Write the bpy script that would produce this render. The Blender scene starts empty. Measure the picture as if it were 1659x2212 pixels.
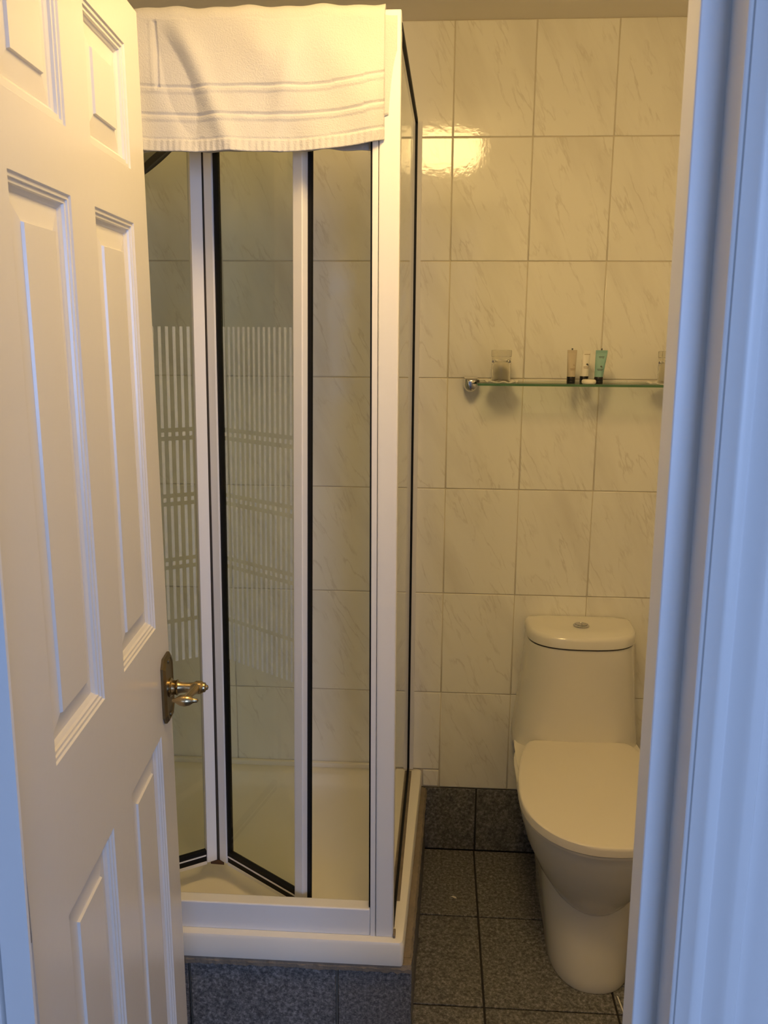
import bpy, bmesh, math, random
from mathutils import Vector, Matrix
random.seed(7)
SC = bpy.context.scene
COL = SC.collection

# ---------------------------------------------------------------- camera
cam_d = bpy.data.cameras.new('camera'); cam = bpy.data.objects.new('camera', cam_d); COL.objects.link(cam)
R_ = Vector((0.99801058, 0.06277039, 0.00589522)); U_ = Vector((-0.01906814, 0.21139444, 0.97721482)); F_ = Vector((-0.06009394, 0.97538314, -0.2121708))
M = Matrix.Identity(4)
for i in range(3):
    M[i][0] = R_[i]; M[i][1] = U_[i]; M[i][2] = -F_[i]
M[0][3], M[1][3], M[2][3] = -0.02645, -2.298, 1.53669
cam.matrix_world = M
cam_d.sensor_fit = 'VERTICAL'; cam_d.sensor_height = 24.0; cam_d.lens = 1836.2 / 2212 * 24.0
cam_d.clip_start = 0.02
cam_d.dof.use_dof = True; cam_d.dof.focus_distance = 1.9; cam_d.dof.aperture_fstop = 13.0
SC.camera = cam

# ---------------------------------------------------------------- world, daylight, exposure
w = bpy.data.worlds.new('world'); SC.world = w; w.use_nodes = True
w.node_tree.nodes['Background'].inputs['Color'].default_value = (0.35, 0.55, 1.0, 1)
w.node_tree.nodes['Background'].inputs['Strength'].default_value = 0.3
ld = bpy.data.lights.new('window_daylight', 'AREA'); ld.shape = 'RECTANGLE'; ld.size = 1.5; ld.size_y = 1.25
ld.color = (0.38, 0.55, 1.0); ld.energy = 84.0
lo = bpy.data.objects.new('window_daylight', ld); COL.objects.link(lo)
lo.location = (1.15, -5.03, 1.5); lo.rotation_euler = (math.radians(90), 0, 0)
SC.view_settings.view_transform = 'Standard'; SC.view_settings.look = 'None'; SC.view_settings.gamma = 1.0
SC.view_settings.use_curve_mapping = False; SC.view_settings.exposure = 0.0
LAMP_COLOR = (1.0, 0.66, 0.25); LAMP_STRENGTH = 34.0
cy = SC.cycles
cy.use_denoising = True; cy.max_bounces = 14; cy.diffuse_bounces = 7; cy.glossy_bounces = 6
cy.transmission_bounces = 10; cy.transparent_max_bounces = 24; cy.sample_clamp_indirect = 6.0
cy.caustics_reflective = False; cy.caustics_refractive = False

# ---------------------------------------------------------------- materials
MATS = {}
def nmat(name):
    m = bpy.data.materials.new(name); m.use_nodes = True; MATS[name] = m
    nt = m.node_tree; b = nt.nodes['Principled BSDF']
    return m, nt, b
def plain(name, col, rough=0.5, metal=0.0, bump=0.0, bscale=200, spec=0.5, coat=0.0, mottled=0.0, mscale=8):
    m, nt, b = nmat(name)
    b.inputs['Base Color'].default_value = (*col, 1); b.inputs['Roughness'].default_value = rough
    b.inputs['Metallic'].default_value = metal; b.inputs['Specular IOR Level'].default_value = spec
    b.inputs['Coat Weight'].default_value = coat; b.inputs['Coat Roughness'].default_value = 0.08
    tc = nt.nodes.new('ShaderNodeTexCoord')
    if mottled:
        n = nt.nodes.new('ShaderNodeTexNoise'); n.inputs['Scale'].default_value = mscale; n.inputs['Detail'].default_value = 4
        nt.links.new(tc.outputs['Object'], n.inputs['Vector'])
        mx = nt.nodes.new('ShaderNodeMixRGB'); mx.inputs[1].default_value = (*col, 1)
        mx.inputs[2].default_value = (*[c * (1 - mottled) for c in col], 1)
        nt.links.new(n.outputs['Fac'], mx.inputs[0]); nt.links.new(mx.outputs[0], b.inputs['Base Color'])
    if bump:
        n = nt.nodes.new('ShaderNodeTexNoise'); n.inputs['Scale'].default_value = bscale; n.inputs['Detail'].default_value = 3
        nt.links.new(tc.outputs['Object'], n.inputs['Vector'])
        bp = nt.nodes.new('ShaderNodeBump'); bp.inputs['Strength'].default_value = bump; bp.inputs['Distance'].default_value = 0.002
        nt.links.new(n.outputs['Fac'], bp.inputs['Height']); nt.links.new(bp.outputs[0], b.inputs['Normal'])
    return m
plain('door_paint', (0.66, 0.645, 0.62), 0.24, bump=0.06, bscale=60)
plain('frame_paint', (0.72, 0.72, 0.72), 0.40, bump=0.06, bscale=70)
plain('wall_paint', (0.72, 0.70, 0.66), 0.8, bump=0.1, bscale=120)
plain('ceiling_paint', (0.80, 0.76, 0.70), 0.9, bump=0.1, bscale=90)
plain('carpet', (0.16, 0.14, 0.13), 0.95, bump=0.6, bscale=400, mottled=0.4, mscale=150)
plain('grout', (0.70, 0.65, 0.55), 0.9, mottled=0.3, mscale=15)
plain('dark_grout', (0.035, 0.030, 0.026), 0.9, mottled=0.3, mscale=30)
plain('mortar', (0.30, 0.25, 0.19), 0.95, bump=0.8, bscale=160, mottled=0.5, mscale=40)
plain('acrylic', (0.84, 0.81, 0.73), 0.28, mottled=0.04, mscale=6)
plain('white_profile', (0.80, 0.79, 0.77), 0.42)
plain('black_seal', (0.006, 0.006, 0.006), 0.55, spec=0.2)
plain('ceramic', (0.76, 0.74, 0.68), 0.16, coat=0.4)
plain('seat_plastic', (0.78, 0.74, 0.66), 0.32)
plain('chrome', (0.58, 0.58, 0.60), 0.12, metal=1.0)
plain('brass', (0.50, 0.39, 0.22), 0.22, metal=1.0, mottled=0.35, mscale=60)
plain('dark_brass', (0.22, 0.17, 0.09), 0.38, metal=0.9, mottled=0.4, mscale=80)
plain('steel_grey', (0.35, 0.34, 0.32), 0.35, metal=0.6)
plain('dark_rubber', (0.05, 0.04, 0.03), 0.6)
plain('rust', (0.10, 0.05, 0.025), 0.8, mottled=0.5, mscale=90)
plain('black_plastic', (0.006, 0.006, 0.006), 0.35)
plain('tube_clear', (0.52, 0.46, 0.36), 0.35)
plain('tube_white', (0.80, 0.77, 0.70), 0.35)
plain('tube_aqua', (0.24, 0.44, 0.40), 0.35)
plain('print_dark', (0.10, 0.11, 0.10), 0.6)
plain('print_tan', (0.36, 0.28, 0.18), 0.6)
plain('soap', (0.84, 0.80, 0.70), 0.5)
plain('paper', (0.82, 0.79, 0.72), 0.8)
m = bpy.data.materials.new('etched'); m.use_nodes = True; MATS['etched'] = m; nt = m.node_tree; b = nt.nodes['Principled BSDF']
b.inputs['Base Color'].default_value = (0.75, 0.78, 0.72, 1); b.inputs['Roughness'].default_value = 0.8; b.inputs['Alpha'].default_value = 0.27
# terry cloth
m, nt, b = nmat('terry'); b.inputs['Base Color'].default_value = (0.60, 0.59, 0.56, 1); b.inputs['Roughness'].default_value = 0.95
b.inputs['Specular IOR Level'].default_value = 0.1; b.inputs['Sheen Weight'].default_value = 0.15
tc = nt.nodes.new('ShaderNodeTexCoord'); n = nt.nodes.new('ShaderNodeTexNoise'); n.inputs['Scale'].default_value = 420; n.inputs['Detail'].default_value = 2
nt.links.new(tc.outputs['Object'], n.inputs['Vector'])
bp = nt.nodes.new('ShaderNodeBump'); bp.inputs['Strength'].default_value = 0.5; bp.inputs['Distance'].default_value = 0.002
nt.links.new(n.outputs['Fac'], bp.inputs['Height']); nt.links.new(bp.outputs[0], b.inputs['Normal'])
# lamp diffuser
m, nt, b = nmat('lamp_glow'); b.inputs['Base Color'].default_value = (0.8, 0.7, 0.5, 1)
b.inputs['Emission Color'].default_value = (*LAMP_COLOR, 1); b.inputs['Emission Strength'].default_value = LAMP_STRENGTH
# marbled wall tile
m, nt, b = nmat('wall_tile')
tc = nt.nodes.new('ShaderNodeTexCoord'); oi = nt.nodes.new('ShaderNodeObjectInfo')
mul = nt.nodes.new('ShaderNodeVectorMath'); mul.operation = 'SCALE'; mul.inputs[0].default_value = (3.1, 0.0, 5.7)
nt.links.new(oi.outputs['Random'], mul.inputs['Scale'])
add = nt.nodes.new('ShaderNodeVectorMath'); add.operation = 'ADD'
nt.links.new(tc.outputs['Object'], add.inputs[0]); nt.links.new(mul.outputs[0], add.inputs[1])
rot = nt.nodes.new('ShaderNodeMapping'); rot.inputs['Rotation'].default_value = (0, math.radians(-33), 0); rot.inputs['Scale'].default_value = (1.0, 1.0, 0.22)
# stretch along a diagonal that falls to the right: rotate first, then squeeze
rot.vector_type = 'POINT'
r0 = nt.nodes.new('ShaderNodeVectorRotate'); r0.rotation_type = 'Y_AXIS'; r0.inputs['Angle'].default_value = math.radians(25)
nt.links.new(add.outputs[0], r0.inputs['Vector'])
sq = nt.nodes.new('ShaderNodeVectorMath'); sq.operation = 'MULTIPLY'; sq.inputs[1].default_value = (1, 1, 0.20)
nt.links.new(r0.outputs[0], sq.inputs[0]); nt.nodes.remove(rot)
n1 = nt.nodes.new('ShaderNodeTexNoise'); n1.inputs['Scale'].default_value = 24; n1.inputs['Detail'].default_value = 4; n1.inputs['Roughness'].default_value = 0.55; n1.inputs['Distortion'].default_value = 0.12
nt.links.new(sq.outputs[0], n1.inputs['Vector'])
sub = nt.nodes.new('ShaderNodeMath'); sub.operation = 'SUBTRACT'; sub.inputs[1].default_value = 0.5; nt.links.new(n1.outputs['Fac'], sub.inputs[0])
ab = nt.nodes.new('ShaderNodeMath'); ab.operation = 'ABSOLUTE'; nt.links.new(sub.outputs[0], ab.inputs[0])
cr = nt.nodes.new('ShaderNodeValToRGB'); cr.color_ramp.elements[0].position = 0.0; cr.color_ramp.elements[0].color = (1, 1, 1, 1)
cr.color_ramp.elements[1].position = 0.026; cr.color_ramp.elements[1].color = (0, 0, 0, 1); nt.links.new(ab.outputs[0], cr.inputs[0])
n2 = nt.nodes.new('ShaderNodeTexNoise'); n2.inputs['Scale'].default_value = 17; n2.inputs['Detail'].default_value = 2; sq2 = nt.nodes.new('ShaderNodeVectorMath'); sq2.operation = 'MULTIPLY'; sq2.inputs[1].default_value = (1, 1, 0.5); nt.links.new(r0.outputs[0], sq2.inputs[0]); nt.links.new(sq2.outputs[0], n2.inputs['Vector'])
cr2 = nt.nodes.new('ShaderNodeValToRGB'); cr2.color_ramp.elements[0].position = 0.45; cr2.color_ramp.elements[0].color = (0, 0, 0, 1)
cr2.color_ramp.elements[1].position = 0.62; cr2.color_ramp.elements[1].color = (1, 1, 1, 1); nt.links.new(n2.outputs['Fac'], cr2.inputs[0])
mm = nt.nodes.new('ShaderNodeMath'); mm.operation = 'MULTIPLY'; nt.links.new(cr.outputs[0], mm.inputs[0]); nt.links.new(cr2.outputs[0], mm.inputs[1])
n3 = nt.nodes.new('ShaderNodeTexNoise'); n3.inputs['Scale'].default_value = 11; n3.inputs['Detail'].default_value = 4; nt.links.new(sq.outputs[0], n3.inputs['Vector'])
cr3 = nt.nodes.new('ShaderNodeValToRGB'); cr3.color_ramp.elements[0].position = 0.48; cr3.color_ramp.elements[0].color = (0.83, 0.82, 0.77, 1)
cr3.color_ramp.elements[1].position = 0.75; cr3.color_ramp.elements[1].color = (0.72, 0.70, 0.65, 1); nt.links.new(n3.outputs['Fac'], cr3.inputs[0])
mx = nt.nodes.new('ShaderNodeMixRGB'); mx.inputs[2].default_value = (0.50, 0.46, 0.40, 1)
m07 = nt.nodes.new('ShaderNodeMath'); m07.operation = 'MULTIPLY'; m07.inputs[1].default_value = 0.40; nt.links.new(mm.outputs[0], m07.inputs[0])
nt.links.new(m07.outputs[0], mx.inputs[0]); nt.links.new(cr3.outputs[0], mx.inputs[1]); nt.links.new(mx.outputs[0], b.inputs['Base Color'])
b.inputs['Roughness'].default_value = 0.075
n4 = nt.nodes.new('ShaderNodeTexNoise'); n4.inputs['Scale'].default_value = 70; n4.inputs['Detail'].default_value = 3; nt.links.new(add.outputs[0], n4.inputs['Vector'])
bp = nt.nodes.new('ShaderNodeBump'); bp.inputs['Strength'].default_value = 0.10; bp.inputs['Distance'].default_value = 0.002
nt.links.new(n4.outputs['Fac'], bp.inputs['Height']); nt.links.new(bp.outputs[0], b.inputs['Normal'])
# speckled granite
m, nt, b = nmat('granite')
tc = nt.nodes.new('ShaderNodeTexCoord'); oi = nt.nodes.new('ShaderNodeObjectInfo')
mul = nt.nodes.new('ShaderNodeVectorMath'); mul.operation = 'SCALE'; mul.inputs[0].default_value = (7.3, 3.9, 5.7); nt.links.new(oi.outputs['Random'], mul.inputs['Scale'])
add = nt.nodes.new('ShaderNodeVectorMath'); add.operation = 'ADD'; nt.links.new(tc.outputs['Object'], add.inputs[0]); nt.links.new(mul.outputs[0], add.inputs[1])
v = nt.nodes.new('ShaderNodeTexNoise'); v.inputs['Scale'].default_value = 120; v.inputs['Detail'].default_value = 6; v.inputs['Roughness'].default_value = 0.85; nt.links.new(add.outputs[0], v.inputs['Vector'])
cr = nt.nodes.new('ShaderNodeValToRGB'); e = cr.color_ramp.elements
e[0].position = 0.40; e[0].color = (0.055, 0.056, 0.058, 1); e[1].position = 0.68; e[1].color = (0.42, 0.41, 0.40, 1)
x = e.new(0.52); x.color = (0.165, 0.163, 0.162, 1)
nt.links.new(v.outputs['Fac'], cr.inputs[0]); nt.links.new(cr.outputs[0], b.inputs['Base Color']); b.inputs['Roughness'].default_value = 0.55
bp = nt.nodes.new('ShaderNodeBump'); bp.inputs['Strength'].default_value = 0.25; bp.inputs['Distance'].default_value = 0.001
nt.links.new(v.outputs['Fac'], bp.inputs['Height']); nt.links.new(bp.outputs[0], b.inputs['Normal'])
# thin clear glass: tinted transmission plus a real reflection
def thin_glass(name, tint, ior=1.45):
    m = bpy.data.materials.new(name); m.use_nodes = True; MATS[name] = m; nt = m.node_tree
    for q in list(nt.nodes): nt.nodes.remove(q)
    o = nt.nodes.new('ShaderNodeOutputMaterial'); t = nt.nodes.new('ShaderNodeBsdfTransparent'); t.inputs[0].default_value = (*tint, 1)
    g = nt.nodes.new('ShaderNodeBsdfGlossy'); g.inputs['Roughness'].default_value = 0.01; g.inputs['Color'].default_value = (1, 1, 1, 1)
    f = nt.nodes.new('ShaderNodeFresnel'); f.inputs['IOR'].default_value = ior; x = nt.nodes.new('ShaderNodeMixShader')
    ge = nt.nodes.new('ShaderNodeNewGeometry'); iv = nt.nodes.new('ShaderNodeMath'); iv.operation = 'SUBTRACT'; iv.inputs[0].default_value = 1.0
    mu = nt.nodes.new('ShaderNodeMath'); mu.operation = 'MULTIPLY'      # the reflection sits on the outer faces only
    nt.links.new(ge.outputs['Backfacing'], iv.inputs[1]); nt.links.new(f.outputs[0], mu.inputs[0]); nt.links.new(iv.outputs[0], mu.inputs[1])
    nt.links.new(mu.outputs[0], x.inputs[0]); nt.links.new(t.outputs[0], x.inputs[1]); nt.links.new(g.outputs[0], x.inputs[2]); nt.links.new(x.outputs[0], o.inputs[0])
thin_glass('shower_glass', (0.875, 0.90, 0.85)); thin_glass('shelf_glass', (0.93, 0.97, 0.94)); thin_glass('pane_glass', (0.97, 0.98, 0.98))
m, nt, b = nmat('glass_edge'); b.inputs['Base Color'].default_value = (0.07, 0.17, 0.09, 1); b.inputs['Roughness'].default_value = 0.25
m, nt, b = nmat('tumbler_glass'); b.inputs['Base Color'].default_value = (0.84, 0.83, 0.78, 1); b.inputs['Roughness'].default_value = 0.02
b.inputs['Transmission Weight'].default_value = 1.0; b.inputs['IOR'].default_value = 1.45

# ---------------------------------------------------------------- mesh helpers
def link(name, bm, mats, parent=None, smooth=False, kind=None, loc=None):
    me = bpy.data.meshes.new(name)
    bmesh.ops.recalc_face_normals(bm, faces=bm.faces[:])
    bm.to_mesh(me); bm.free()
    for k in (mats if isinstance(mats, (list, tuple)) else [mats]): me.materials.append(MATS[k])
    if smooth:
        for p in me.polygons: p.use_smooth = True
        me.set_sharp_from_angle(angle=math.radians(38))
    o = bpy.data.objects.new(name, me); COL.objects.link(o)
    if parent: o.parent = parent
    if kind: o['kind'] = kind
    if loc: o.location = loc
    return o
def tag(o, label, cat=None, group=None, kind=None):
    o['label'] = label
    if cat: o['category'] = cat
    if group: o['group'] = group
    if kind: o['kind'] = kind
    return o
def empty(name, loc=(0, 0, 0), rz=0.0):
    o = bpy.data.objects.new(name, None); COL.objects.link(o); o.location = loc; o.rotation_euler = (0, 0, rz); o.empty_display_size = 0.05
    return o
def add_box(bm, x0, x1, y0, y1, z0, z1, bev=0.0, seg=2, mat=0):
    c = [(x0, y0, z0), (x1, y0, z0), (x1, y1, z0), (x0, y1, z0), (x0, y0, z1), (x1, y0, z1), (x1, y1, z1), (x0, y1, z1)]
    vs = [bm.verts.new(p) for p in c]
    fs = [bm.faces.new([vs[i] for i in f]) for f in ((0, 3, 2, 1), (4, 5, 6, 7), (0, 1, 5, 4), (1, 2, 6, 5), (2, 3, 7, 6), (3, 0, 4, 7))]
    for f in fs: f.material_index = mat
    if bev:
        es = list({e for f in fs for e in f.edges})
        bmesh.ops.bevel(bm, geom=es, offset=bev, segments=seg, profile=0.6, affect='EDGES')
    return fs
def box(name, x0, x1, y0, y1, z0, z1, mat, parent=None, bev=0.0, kind=None, seg=2):
    bm = bmesh.new(); add_box(bm, x0, x1, y0, y1, z0, z1, bev, seg)
    o = link(name, bm, mat, parent, kind=kind)
    if bev: flat_big(o.data)
    return o
def add_prism(bm, pts, z0, z1):          # plan polygon extruded upwards
    a = [bm.verts.new((x, y, z0)) for x, y in pts]; b_ = [bm.verts.new((x, y, z1)) for x, y in pts]; n = len(pts)
    bm.faces.new(a[::-1]); bm.faces.new(b_)
    for i in range(n): bm.faces.new((a[i], a[(i + 1) % n], b_[(i + 1) % n], b_[i]))
def prism(name, pts, z0, z1, mat, parent=None, bev=0.0, kind=None):
    bm = bmesh.new(); add_prism(bm, pts, z0, z1)
    if bev: bmesh.ops.bevel(bm, geom=bm.edges[:], offset=bev, segments=2, profile=0.6, affect='EDGES')
    o = link(name, bm, mat, parent, kind=kind)
    if bev: flat_big(o.data)
    return o
def loft(bm, rings, cap0=True, cap1=True):
    vr = [[bm.verts.new(p) for p in r] for r in rings]; n = len(rings[0])
    for a, b_ in zip(vr, vr[1:]):
        for i in range(n): bm.faces.new((a[i], a[(i + 1) % n], b_[(i + 1) % n], b_[i]))
    if cap0: bm.faces.new(vr[0][::-1])
    if cap1: bm.faces.new(vr[-1])
def ring(c, ax, r, n=24):                # circle of radius r at c facing ax
    ax = Vector(ax).normalized(); t = Vector((0, 0, 1)) if abs(ax.z) < 0.9 else Vector((1, 0, 0))
    u = ax.cross(t).normalized(); v_ = ax.cross(u)
    return [Vector(c) + (u * math.cos(2 * math.pi * i / n) + v_ * math.sin(2 * math.pi * i / n)) * r for i in range(n)]
def lathe(bm, c, ax, prof, n=24, cap0=True, cap1=True):   # prof = [(distance along ax, radius)]
    ax = Vector(ax).normalized()
    loft(bm, [ring(Vector(c) + ax * d, ax, max(r, 1e-5), n) for d, r in prof], cap0, cap1)
def lathed(name, c, ax, prof, mat, parent=None, n=28, cap0=True, cap1=True):
    bm = bmesh.new(); lathe(bm, c, ax, prof, n, cap0, cap1); return link(name, bm, mat, parent, smooth=True)
def flat_big(me):                        # round the bevels only; broad faces stay flat
    amax = max(p.area for p in me.polygons)
    for p in me.polygons: p.use_smooth = p.area < 0.08 * amax
def slab_tile_mesh(name, w, h, t, bev, mat):    # tile in XZ, face towards -Y, centred
    bm = bmesh.new(); add_box(bm, -w / 2, w / 2, 0, t, -h / 2, h / 2)
    es = [e for e in bm.edges if all(abs(v_.co.y) < 1e-6 for v_ in e.verts)]
    bmesh.ops.bevel(bm, geom=es, offset=bev, segments=2, profile=0.6, affect='EDGES')
    bmesh.ops.recalc_face_normals(bm, faces=bm.faces[:]); me = bpy.data.meshes.new(name); bm.to_mesh(me); bm.free(); me.materials.append(MATS[mat])
    flat_big(me)
    return me
_mesh_cache = {}
def wall_tile(parent, name, x0, x1, z0, z1, mat, gap, t=0.006, bev=0.0016, y=0.0, rot=(0, 0, 0)):
    key = (round(x1 - x0, 4), round(z1 - z0, 4), mat)
    if key not in _mesh_cache: _mesh_cache[key] = slab_tile_mesh(name, x1 - x0 - gap, z1 - z0 - gap, t, bev, mat)
    o = bpy.data.objects.new(name, _mesh_cache[key]); COL.objects.link(o); o.parent = parent
    o.location = ((x0 + x1) / 2, y, (z0 + z1) / 2)
    o.rotation_euler = (random.uniform(-1, 1) * 0.0012, 0, random.uniform(-1, 1) * 0.0012)
    return o

# ================================================================ STRUCTURE
XL, XR, YF, CEIL = -0.86, 0.88, -1.6175, 2.2745
S = 'structure'
# back wall: grout bed, ceramic tiles, granite skirting
wb = box('wall_back', XL - 0.1, XR + 0.1, 0.0022, 0.12, 0, CEIL, 'grout', kind=S); tag(wb, 'tiled back wall with glossy cream marbled tiles above a granite skirting')
ROWS = [2.0057 - 0.3 * k for k in range(7)]                    # ... 0.2057
xs = [XL] + [round(-0.8 + 0.2 * i, 3) for i in range(9)] + [XR]
zs = [0.2057, 0.5057, 0.8057, 1.1057, 1.4057, 1.7057, 2.0057, CEIL]
for i in range(len(xs) - 1):
    for k in range(len(zs) - 1):
        x0, x1, z0, z1 = xs[i], xs[i + 1], zs[k], zs[k + 1]
        if k == 0 and x1 <= 0.001:
            z0 = 0.262                                          # cut above the shower tray
        wall_tile(wb, 'tile', x0, x1, z0, z1, 'wall_tile', 0.0026)
wall_tile(wb, 'tile', -0.049, -0.001, 0.207, 0.260, 'wall_tile', 0.003)
for x0, x1 in ((-0.05, 0.1105), (0.1105, 0.4155), (0.4155, 0.7205), (0.7205, XR)):
    wall_tile(wb, 'skirting_tile', x0, x1, 0.0, 0.205, 'granite', 0.005, t=0.008, y=-0.001)
box('skirting_bed', XL, XR, 0.0010, 0.004, 0, 0.2045, 'dark_grout', wb)
def tile_sheet(name, parent, place):                            # side wall tiling, joined
    bm = bmesh.new()
    for u0, u1, z0, z1 in place: add_box(bm, u0 + .0018, u1 - .0018, 0, .005, z0 + .0018, z1 - .0018)
    o = link(name, bm, 'wall_tile', parent); o['kind'] = 'stuff'; return o
place = [(YF + 0.2 * i, min(YF + 0.2 * (i + 1), -0.002), zs[k], zs[k + 1]) for i in range(9) if YF + 0.2 * i < -0.02 for k in range(len(zs) - 1)]
wl = box('wall_left', XL - 0.1, XL, YF, 0.0, 0, CEIL, 'grout', kind=S); tag(wl, 'tiled wall on the far side of the shower behind the open door')
o = tile_sheet('tiling', wl, place); o.rotation_euler = (0, 0, math.radians(90)); o.location = (XL + 0.004, 0, 0)
wr = box('wall_right', XR, XR + 0.1, YF, 0.0, 0, CEIL, 'grout', kind=S); tag(wr, 'tiled right wall of the bathroom hidden behind the door frame')
o = tile_sheet('tiling', wr, place); o.rotation_euler = (0, 0, math.radians(90)); o.location = (XR + 0.001, 0, 0)
# floor and granite tiles
fl = box('floor', -1.6, 2.2, -5.1, 0.12, -0.12, -0.004, 'dark_grout', kind=S); tag(fl, 'bathroom floor laid with dark speckled granite tiles')
def floor_tile(x0, x1, y0, y1):
    w_, d_ = x1 - x0 - 0.005, y1 - y0 - 0.005
    bm = bmesh.new(); add_box(bm, -w_ / 2, w_ / 2, -d_ / 2, d_ / 2, -0.006, 0)
    es = [e for e in bm.edges if all(abs(v_.co.z) < 1e-6 for v_ in e.verts)]
    bmesh.ops.bevel(bm, geom=es, offset=0.001, segments=1, affect='EDGES')
    o = link('tile', bm, 'granite', fl); o.location = ((x0 + x1) / 2, (y0 + y1) / 2, random.uniform(-0.0004, 0.0004))
fx = [-0.035, 0.1085, 0.4135, 0.7185, XR]; fy = [-0.001, -0.296, -0.606, -0.911, -1.216, -1.521, YF + 0.001]
for i in range(4):
    for k in range(6): floor_tile(fx[i] if i else -0.064, fx[i + 1], fy[k + 1], fy[k])
gx = [XL + 0.001, -0.66, -0.355, -0.064]
for i in range(3):
    for k in range(2, 6): floor_tile(gx[i], gx[i + 1], fy[k + 1], -0.724 if k == 2 else fy[k])
cpt = box('carpet', -1.55, 2.15, -5.0, -1.66, -0.004, 0.004, 'carpet', fl)
ce = box('ceiling', -1.6, 2.2, YF - 0.035, 0.12, CEIL, CEIL + 0.1, 'ceiling_paint', kind=S); tag(ce, 'plain painted bathroom ceiling in shadow')
ce2 = box('ceiling', -1.6, 2.2, -5.1, YF - 0.035, 2.45, 2.55, 'wall_paint', kind=S); tag(ce2, 'bedroom ceiling above the camera')
# partition with the doorway, and the bedroom shell behind the camera
LEAN = -0.010
JX = 0.150; YH = -1.65; LX = -0.396
bm = bmesh.new()
add_box(bm, -1.6, LX - 0.03, YH + 0.012, YF, 0, 2.45); add_box(bm, JX + 0.02, 2.2, YH + 0.012, YF, 0, 2.45); add_box(bm, LX - 0.03, JX + 0.02, YH + 0.012, YF, 1.99, 2.45)
wf = link('wall_front', bm, 'wall_paint', kind=S); tag(wf, 'thin partition wall holding the bathroom doorway')
o = box('wall_bedroom_left', -1.6, -1.55, -5.0, YH + 0.012, 0, 2.45, 'wall_paint', kind=S); tag(o, 'bedroom wall left of the camera')
o = box('wall_bedroom_right', 2.15, 2.2, -5.0, YH + 0.012, 0, 2.45, 'wall_paint', kind=S); tag(o, 'bedroom wall right of the camera')
bm = bmesh.new()
WX0, WX1, WZ0, WZ1 = 0.4, 1.9, 0.87, 2.13
add_box(bm, -1.6, WX0, -5.1, -5.0, 0, 2.45); add_box(bm, WX1, 2.2, -5.1, -5.0, 0, 2.45)
add_box(bm, WX0, WX1, -5.1, -5.0, 0, WZ0); add_box(bm, WX0, WX1, -5.1, -5.0, WZ1, 2.45)
o = link('wall_bedroom_back', bm, 'wall_paint', kind=S); tag(o, 'bedroom wall behind the camera with a window')
wn = box('window_1', WX0, WX0 + 0.05, -5.02, -4.99, WZ0, WZ1, 'frame_paint', kind=S, bev=0.004); tag(wn, 'bedroom window behind the camera')
for a in ((WX1 - 0.05, WX1, WZ0, WZ1), (WX0 + 0.05, WX1 - 0.05, WZ0, WZ0 + 0.05), (WX0 + 0.05, WX1 - 0.05, WZ1 - 0.05, WZ1), (1.13, 1.17, WZ0 + 0.05, WZ1 - 0.05)):
    box('frame_bar', a[0], a[1], -5.02, -4.99, a[2], a[3], 'frame_paint', wn, bev=0.004)
box('pane', WX0 + 0.05, 1.13, -5.008, -5.004, WZ0 + 0.05, WZ1 - 0.05, 'pane_glass', wn); box('pane', 1.17, WX1 - 0.05, -5.008, -5.004, WZ0 + 0.05, WZ1 - 0.05, 'pane_glass', wn)

# right door frame: moulded profile, slightly out of plumb
def leaning_profile(name, pts, z0, z1, mat, x_ref, parent=None, zr=1.43, lean=LEAN, kind=None):
    bm = bmesh.new(); zl = [z0, z1]
    loft(bm, [[(x_ref + dx + lean * (z - zr), YH + dy, z) for dx, dy in pts] for z in zl])
    return link(name, bm, mat, parent, smooth=True, kind=kind)
def arc(cx, cy_, r, a0, a1, n):
    return [(cx + r * math.cos(math.radians(a0 + (a1 - a0) * i / n)), cy_ + r * math.sin(math.radians(a0 + (a1 - a0) * i / n))) for i in range(n + 1)]
prof = [(0, 0.0325), (0, 0.0008), (0.0008, 0), (0.0205, 0), (0.0205, -0.0352), (0.0213, -0.036), (0.0231, -0.0365), (0.0234, -0.0345), (0.0241, -0.0345), (0.0244, -0.0370), (0.0334, -0.0402), (0.0340, -0.0408),
        (0.0370, -0.0412), (0.0425, -0.0404), (0.0435, -0.0396), (0.0445, -0.0390), (0.0500, -0.0404), (0.0560, -0.0434), (0.0594, -0.0452), (0.0620, -0.0456), (0.0685, -0.0446), (0.0698, -0.0432), (0.0705, -0.0418), (0.0780, -0.0412),
        (0.0800, -0.0424), (0.1150, -0.0430), (0.1180, -0.0405), (0.1180, 0.0325)]
t2 = leaning_profile('trim_2', prof, 0.004, 2.06, 'frame_paint', JX, kind=S); tag(t2, 'white moulded door frame along the right edge, blue in the daylight')
# left door frame beside the hinges
prof = [(0, 0.004), (0, 0), (-0.0270, 0), (-0.0270, 0.006), (-0.0295, 0.006), (-0.0295, -0.004), (-0.032, -0.007), (-0.05, -0.012), (-0.072, -0.012), (-0.092, -0.017), (-0.096, -0.015), (-0.096, 0.030), (-0.032, 0.030), (-0.032, 0.014), (-0.012, 0.014), (-0.012, 0.004)]
t3 = leaning_profile('trim_3', prof, 0.004, 2.06, 'frame_paint', -0.3835, zr=1.17, lean=0.015, kind=S); tag(t3, 'white door frame strip at the far left beside the hinge edge')
bm = bmesh.new(); add_box(bm, LX - 0.096, JX + 0.118, YH - 0.014, YH + 0.0325, 1.985, 2.07, 0.004)
t4 = link('trim_3', bm, 'frame_paint', kind=S, smooth=True); t4.name = 'trim_4'; tag(t4, 'white head of the door frame above the doorway')

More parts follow.
